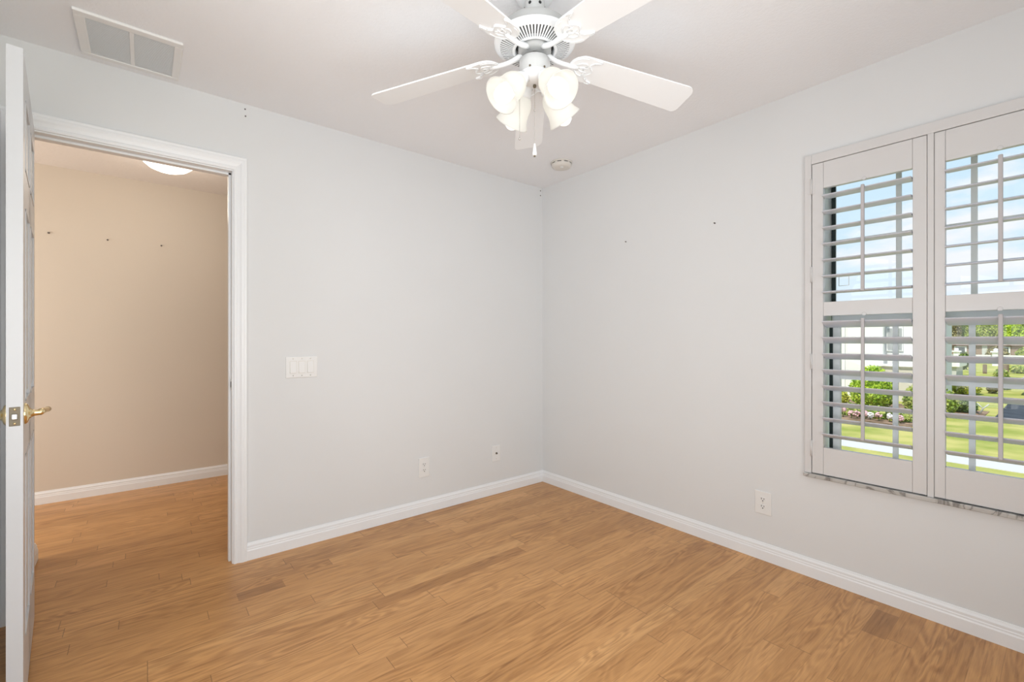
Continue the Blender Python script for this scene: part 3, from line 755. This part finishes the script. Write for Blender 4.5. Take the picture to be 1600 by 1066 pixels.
def pin(name, plane, c, z, label, cat, group, r=.004, out=.003, m='hole'):
    s = MB().lathe([(.0001,0), (r,0), (r*.8,out), (.0001,out)], 10, Matrix.Rotation(PI/2, 4, 'X')).build(name, M[m])
    s.location = (c, A, z) if plane == 'back' else (c, HY, z) if plane == 'hall' else (B, c, z)
    if plane == 'right': s.rotation_euler = (0, 0, -PI/2)
    return tag(s, label, cat, group)
pin('wall_plug', 'back', .417, 2.413, 'upper of the two tiny dark plugs in the wall above the door casing corner', 'wall plug', 'plugs above the doorway')
pin('wall_plug', 'back', .419, 2.376, 'lower of the two tiny dark plugs in the wall above the door casing corner', 'wall plug', 'plugs above the doorway')
pin('wall_plug', 'back', 2.558, 2.417, 'upper of the two tiny dark plugs in the room corner just below the ceiling', 'wall plug', 'plugs in the corner', .005)
pin('wall_plug', 'back', 2.558, 2.378, 'lower of the two tiny dark plugs in the room corner just below the ceiling', 'wall plug', 'plugs in the corner', .005)
pin('nail', 'right', 1.937, 1.856, 'small nail in the plain right wall, the one nearer the room corner', 'nail', 'nails in the right wall', .004, .008)
pin('nail', 'right', 1.308, 1.859, 'small nail in the plain right wall, the one nearer the window', 'nail', 'nails in the right wall', .004, .012)
pin('nail', 'hall', -.539, 1.951, 'small nail in the beige hall wall, the one beside the open door edge', 'nail', 'nails in the hall wall', .007, .010)
pin('nail', 'hall', -.221, 1.944, 'small nail in the beige hall wall, the middle one of three', 'nail', 'nails in the hall wall', .006, .010)
pin('nail', 'hall', .105, 1.942, 'small nail in the beige hall wall, below the hall ceiling light', 'nail', 'nails in the hall wall', .006, .010)

hl = tag(empty('hall_ceiling_light', (.125, 3.86, H)), 'glowing white dome light on the hall ceiling seen through the doorway', 'ceiling light')
MB().lathe([(.0001,0), (.165,0), (.168,-.012), (.160,-.022), (.0001,-.022)], 44).build('base', M['fan'], hl)
MB().lathe([(.156,-.020), (.152,-.045), (.135,-.075), (.105,-.100), (.065,-.116), (.0001,-.122)], 44, caps=False).build('glass_dome', M['dome'], hl)
ld = bpy.data.lights.new('hall_dome_light', 'POINT'); ld.energy = HALL; ld.color = (1, .92, .80); ld.shadow_soft_size = .13
lo = bpy.data.objects.new('hall_dome_light', ld); COL.objects.link(lo); lo.parent = hl; lo.location = (0, 0, -.27)

# ------------------------------------------------------------------ outdoors
G = -1.5
struct(box('ground_lawn', (B+.3, -40, G-.3), (140, 70, G), M['lawn']))
struct(box('ground_path', (13.62, -30, G), (14.72, 40, G+.012), M['path']))
struct(box('ground_driveway', (22.6, -12, G), (27.8, 1.65, G+.012), M['asphalt']))
struct(MB().box((18.15, 2.95, G), (24.2, 7.2, G+.02)).box((22.3, 1.9, G), (24.2, 2.95, G+.02)).build('ground_mulch_bed', M['mulch']))
import numpy as np
def leaves(name, blobs, n, size, m, seed, trunk=None):
    rng = np.random.default_rng(seed)
    vs = []; fs = []
    tot = sum(b[3]*b[4]*b[5] for b in blobs)**1
    for (cx, cy, cz, rx, ry, rz) in blobs:
        k = max(60, int(n*rx*ry*rz/tot))
        d = rng.normal(size=(k, 3)); d /= np.linalg.norm(d, axis=1)[:, None]
        rad = .74+.28*rng.random(k)
        c = np.array([cx, cy, cz]) + d*rad[:, None]*np.array([rx, ry, rz])
        c = c[c[:, 2] > G+.02]
        for p in c:
            u = rng.normal(size=3); u /= np.linalg.norm(u); w = np.cross(u, rng.normal(size=3)); w /= np.linalg.norm(w)
            s = size*(.6+.8*rng.random()); b = len(vs)
            vs += [tuple(p+u*s), tuple(p+w*s*.55), tuple(p-u*s), tuple(p-w*s*.55)]; fs.append((b, b+1, b+2, b+3))
    # dense inner body so the plant is not see-through
    mb = MB(); mb.add(vs, fs)
    for (cx, cy, cz, rx, ry, rz) in blobs:
        mb.add([(cx+rx*.80*math.sin(PI*i/7+1e-3)*math.cos(2*PI*j/12), cy+ry*.80*math.sin(PI*i/7+1e-3)*math.sin(2*PI*j/12), max(G+.01, cz-rz*.80*math.cos(PI*i/7))) for i in range(8) for j in range(12)],
               [(i*12+j, i*12+(j+1) % 12, (i+1)*12+(j+1) % 12, (i+1)*12+j) for i in range(7) for j in range(12)], True)
    return mb.build(name, M[m])
def plant(name, loc, blobs, n, size, m, seed, label, cat, group=None, trunk=None):
    r = tag(empty(name, loc), label, cat, group)
    o = leaves('foliage', blobs, n, size, m, seed); o.parent = r; o.matrix_parent_inverse = Matrix.Translation(-Vector(loc))
    if trunk:
        t = MB().tube(trunk, [.14, .11, .07][:len(trunk)], 8).build('trunk', M['bark'], r); t.matrix_parent_inverse = Matrix.Translation(-Vector(loc))
    return r
# clipped bush and planting in front of the white house
plant('round_bush', (21.6, 4.78, G), [(21.6,4.78,G+.72,.76,.72,.74), (21.6,4.76,G+1.30,.42,.40,.40)], 5200, .050, 'leafb', 3, 'rounded bright green clipped bush in front of the white house', 'bush')
plant('low_shrub', (21.5, 3.1, G), [(21.5,3.45,G+.50,.5,.42,.55), (21.5,2.85,G+.48,.5,.42,.52)], 3600, .050, 'leafm', 4, 'loose mid-green shrub to the right of the rounded bush', 'bush')
plant('low_shrub', (22.3, 6.2, G), [(22.2,6.0,G+.28,.40,.33,.35), (22.3,6.5,G+.25,.4,.36,.3)], 1500, .045, 'leafy', 5, 'low yellowish shrub at the foot of the white house wall', 'bush')
fl = [(18.6,4.93,.27,'petp'), (18.5,4.67,.17,'petp'), (18.6,4.53,.17,'petp'), (18.65,4.31,.20,'petp'), (18.6,4.17,.17,'petw'), (18.6,3.955,.19,'petp'), (18.6,3.67,.20,'petw'), (18.6,3.41,.17,'petp')]
lbls = ['pink blossom head, leftmost of the row along the lawn edge', 'pink blossom head, second from the left in the row along the lawn edge', 'pink blossom head just left of the shutter tilt rod', 'pink blossom head just right of the shutter tilt rod',
        'white blossom head near the middle of the row along the lawn edge', 'pink blossom head between the two white blossoms', 'white blossom head just left of the window bar', 'pink blossom head, rightmost of the row along the lawn edge']
for (x, y, h_, c), lb_ in zip(fl, lbls):
    r = tag(empty('flower', (x, y, G+.01)), lb_, 'flower', 'blossoms along the flower bed')
    mb = MB()
    for k in range(26):
        d = Vector((random.gauss(0,1), random.gauss(0,1), random.gauss(0,1))).normalized()*.075; mb.ball((d.x, d.y, h_+d.z), .030, None, 4)
    mb.build('petals', M[c], r); MB().tube([(0,0,0), (.01,0,h_*.5), (0,0,h_)], .012, 6).build('stem', M['leafd'], r)
plant('flower_foliage', (19.1, 4.5, G), [(19.15,4.75,G+.20,.25,.40,.26), (19.1,4.1,G+.18,.22,.38,.25), (19.0,3.5,G+.17,.2,.35,.22)], 900, .06, 'leafm', 6, 'low leafy border plants behind the row of blossoms', 'plant')
# hedges on the right
plant('hedge', (31, 3.5, G), [(31.0,4.25,G+.40,.75,.65,.42), (31.1,3.6,G+.38,.75,.65,.42), (31.2,3.2,G+.36,.7,.5,.40)], 5200, .065, 'leafy', 8, 'sunlit yellow-green hedge in the middle of the yard', 'hedge')
plant('dark_shrub', (23.2, 2.9, G), [(23.2,3.1,G+.28,.55,.45,.30), (23.3,2.55,G+.27,.5,.45,.28)], 2800, .055, 'leafd', 9, 'dark green shrub beside the mulch bed', 'bush')
plant('rusty_shrub', (32.6, 2.42, G), [(32.6,2.46,G+.36,.4,.20,.38)], 1200, .06, 'leafo', 10, 'brownish shrub at the right end of the sunlit hedge', 'bush')
plant('leafy_shrub', (35.4, 2.3, G), [(35.4,2.35,G+.55,.6,.30,.6)], 1500, .06, 'leafm', 11, 'green shrub left of the parked car', 'bush')
br = MB().tube([(22.9,2.05,G), (22.85,1.95,G+.25), (22.8,1.80,G+.42)], [.03,.025,.015], 8); br.tube([(22.85,1.95,G+.25), (22.9,2.1,G+.42)], [.02,.012], 8)
tag(br.build('bare_branch', M['grey']), 'pale bare branching stem standing in the mulch bed', 'branch')
# garden posts in the far lawn
for hw_, x, y, lb_ in ((.11, 50.8, 4.24, 'short brown post standing in the far lawn, the left one of two'), (.15, 51.6, 3.17, 'short brown post standing in the far lawn, the right one of two')):
    mb = MB().box((x-hw_, y-hw_, G), (x+hw_, y+hw_, G+.72)); tag(mb.build('lawn_post', M['bark'], None, .02), lb_, 'post', 'posts in the far lawn')
# low pale shed
sx = 43.5
sh_ = tag(empty('low_shed', (sx, 5.7, G)), 'low pale shed with a light roof at the left of the far lawn', 'shed')
inv = Matrix.Translation(-Vector(sh_.location))
o = MB().box((sx, 5.0, G), (sx+3, 7.4, G+.75)).build('wall', M['grey'], sh_); o.matrix_parent_inverse = inv
o = MB().box((sx-.2, 4.8, G+.75), (sx+3.2, 7.6, G+1.25)).build('roof', M['fence'], sh_, .05); o.matrix_parent_inverse = inv
plant('conical_shrub', (55.8, 5.9, G), [(55.8,5.9,G+.8,.4,.4,.8)], 300, .12, 'leafd', 12, 'small dark conical shrub behind the shed', 'bush')
plant('far_shrub', (53.4, 2.0, G), [(53.4,2.60,G+.30,.6,.55,.32), (53.4,1.65,G+.32,.6,.6,.34)], 1500, .07, 'leafm', 13, 'leafy shrub on the far lawn above the parked car', 'bush')
# white fence with capped posts
FXD = 66.0
fe = tag(empty('garden_fence', (FXD, 3, G)), 'white rail fence with capped posts beyond the far lawn', 'fence')
inv = Matrix.Translation(-Vector(fe.location))
mb = MB(); mb.box((FXD, -6, G+.55), (FXD+.1, 12, G+.75)); mb.box((FXD, -6, G+.95), (FXD+.1, 12, G+1.10)); o = mb.build('rail', M['fence'], fe); o.matrix_parent_inverse = inv
for yy in (10.6, 7.55, 4.75, 1.95, -.9):
    mb = MB().box((FXD-.22, yy-.24, G), (FXD+.22, yy+.24, G+1.35)); o = mb.build('post', M['fence'], fe, .02); o.matrix_parent_inverse = inv
    mb = MB().box((FXD-.34, yy-.36, G+1.35), (FXD+.34, yy+.36, G+1.48)); mb.ball((FXD, yy, G+1.60), .17, None, 8); c = mb.build('post_cap', M['fence'], o)
# brown bungalow behind the fence
bx = 78
bh = tag(empty('brown_house', (bx, 8, G)), 'brown house partly hidden by trees behind the white fence', 'house')
inv = Matrix.Translation(-Vector(bh.location))
def HPart(mb, n, m, p, parent=None):
    o = mb.build(n, M[m], parent or p)
    if parent is None: o.matrix_parent_inverse = Matrix.Translation(-Vector(p.location))
    return o
HPart(MB().box((bx, 3.2, G), (bx+7, 12, G+1.95)), 'wall', 'brown', bh)
HPart(MB().prism([(-.3, 0), (7.4, 0), (3.7, .35)], -12.3, -2.8, Matrix.Translation((bx, 0, G+1.95)) @ Matrix.Rotation(PI/2, 4, 'X')), 'roof', 'brown', bh)
for yy in (5.0, 8.6):
    f_ = HPart(MB().box((bx-.05, yy-.55, G+.5), (bx+.02, yy+.55, G+1.8)), 'window', 'fence', bh); HPart(MB().box((bx-.08, yy-.4, G+.6), (bx-.04, yy+.4, G+1.7)), 'pane', 'pane', None, f_)
HPart(MB().box((bx-.06, 6.3, G), (bx+.02, 6.75, G+1.93)), 'pillar', 'grey', bh)
# tree line
trees = [(88, 14.4, 5.6, 'leafm'), (91, 11.2, 6.0, 'leafo'), (89, 8.0, 5.6, 'leafm'), (91, 4.8, 5.8, 'leafb'), (88, 1.6, 5.5, 'leafm'), (91, -1.6, 5.9, 'leafd'), (89, -4.8, 5.8, 'leafm')]
tl = ['mixed green tree farthest left in the distant tree line, behind the brown house', 'olive tree in the distant tree line above the left part of the brown house', 'mixed green tree in the distant tree line above the brown house roof',
      'bright green tree in the distant tree line, right of the window bar', 'mixed green tree in the distant tree line behind the tilt rod of the right shutter', 'dark green tree in the distant tree line, just right of the tilt rod', 'mixed green tree at the right end of the distant tree line']
for i, ((x, y, h_, m_), lb_) in enumerate(zip(trees, tl)):
    plant('distant_tree', (x, y, G), [(x, y, G+h_*.66, 1.3, 1.32, h_*.4), (x-.5, y+.6, G+h_*.42, 1.0, .75, h_*.36), (x-.4, y-.6, G+h_*.42, 1.0, .75, h_*.36)], 2600, .15, m_, 20+i, lb_, 'tree', 'trees in the far tree line', [(x, y, G), (x, y, G+h_*.35), (x+.1, y, G+h_*.6)])
for i, (x, y, h_) in enumerate(((97, 13.0, 6.2), (98, 9.9, 6.5), (97, 6.7, 6.3), (98, 3.5, 6.4), (97, .3, 6.3), (98, -2.9, 6.5))):
    plant('background_tree', (x, y, G), [(x, y, G+h_*.64, 1.4, 1.36, h_*.42), (x, y, G+h_*.32, 1.2, 1.30, h_*.32)], 2400, .16, ('leafm', 'leafd', 'leafm', 'leafo', 'leafm', 'leafm')[i], 60+i, 'green tree in the back row of the far tree line, glimpsed between the nearer crowns', 'tree', 'back row of far trees', [(x, y, G), (x, y, G+h_*.35), (x+.1, y, G+h_*.6)])
for i, (x, y, m_, lb_) in enumerate(((72, 5.1, 'leafo', 'rust-toned shrub behind the white fence, right of the brown pillar'), (72, 2.9, 'leafm', 'green shrub behind the white fence, near the picture edge'), (73, .7, 'leafo', 'olive shrub behind the white fence, at the picture edge'))):
    plant('fence_shrub', (x, y, G), [(x, y, G+.95, .8, .92, .95)], 1100, .10, m_, 40+i, lb_, 'bush', 'shrubs behind the fence')
# parked car
cx, cy = 33.2, -.62
car = tag(empty('parked_car', (cx, cy, G), (0, 0, PI/2)), 'silver parked car at the right edge of the view through the window', 'car')
side = [(-2.2,.35), (-2.25,.62), (-2.1,.82), (-1.35,.92), (-.75,1.36), (.75,1.40), (1.35,.98), (2.05,.90), (2.2,.62), (2.15,.35)]
mb = MB().prism(side, -.86, .86, Matrix.Rotation(PI/2, 4, 'X')); mb.build('body', M['car'], car, .06, 3)
mb = MB().prism([(-1.25,.94), (-.72,1.30), (.70,1.33), (1.2,.97)], -.875, .875, Matrix.Rotation(PI/2, 4, 'X')); mb.build('windows', M['pane'], car)
for wx in (-1.35, 1.35):
    for s_ in (-1, 1):
        Mw = Matrix.Translation((wx, s_*.78, .33)) @ Matrix.Rotation(PI/2, 4, 'X')
        w_ = MB().lathe([(.12,-.1), (.33,-.1), (.34,0), (.33,.1), (.12,.1)], 24, Mw).build('wheel', M['tyre'], car)
        MB().lathe([(.0001,-.105), (.2,-.105), (.2,.105), (.0001,.105)], 18, Mw).build('hubcap', M['grey'], w_)
# white neighbour house
nh = tag(empty('white_house', (25.8, 6.5, G)), 'white stucco house close to the left behind the rounded bush', 'house')
HPart(MB().box((25.8, 5.30, G), (34, 10.5, G+3.75)), 'front_wing', 'stucco', nh)
HPart(MB().box((26.2, 3.55, G), (29.6, 5.30, G+3.75)), 'side_wing', 'stucco', nh)
HPart(MB().box((25.3, 3.6, G), (25.65, 5.40, G+1.50)), 'planter_wall', 'stucco2', nh)
HPart(MB().box((25.2, 3.55, G+1.50), (25.7, 5.45, G+1.58)), 'wall_cap', 'stucco', nh)
for k, yy in enumerate((5.32, 6.75)): HPart(MB().box((25.74, yy, G), (25.80, yy+.08, G+3.75)), 'corner_trim', 'fence', nh)
f_ = HPart(MB().box((26.13, 4.70, G+2.16), (26.2, 5.29, G+3.24)), 'window', 'fence', nh)
for (ya_, yb_) in ((4.74, 4.95), (5.02, 5.24)):
    for (za_, zb_) in ((G+2.23, G+2.66), (G+2.74, G+3.17)):
        HPart(MB().box((26.10, ya_, za_), (26.14, yb_, zb_)), 'pane', 'grey2', None, f_)
HPart(MB().prism([(25.6, 0), (34.3, 0), (29.95, .5)], -10.7, -5.2, Matrix.Translation((0, 0, G+3.75)) @ Matrix.Rotation(PI/2, 4, 'X')), 'roof', 'roof', nh)
HPart(MB().box((26.05, 3.45, G+3.75), (29.7, 5.19, G+3.95)), 'roof', 'roof', nh)
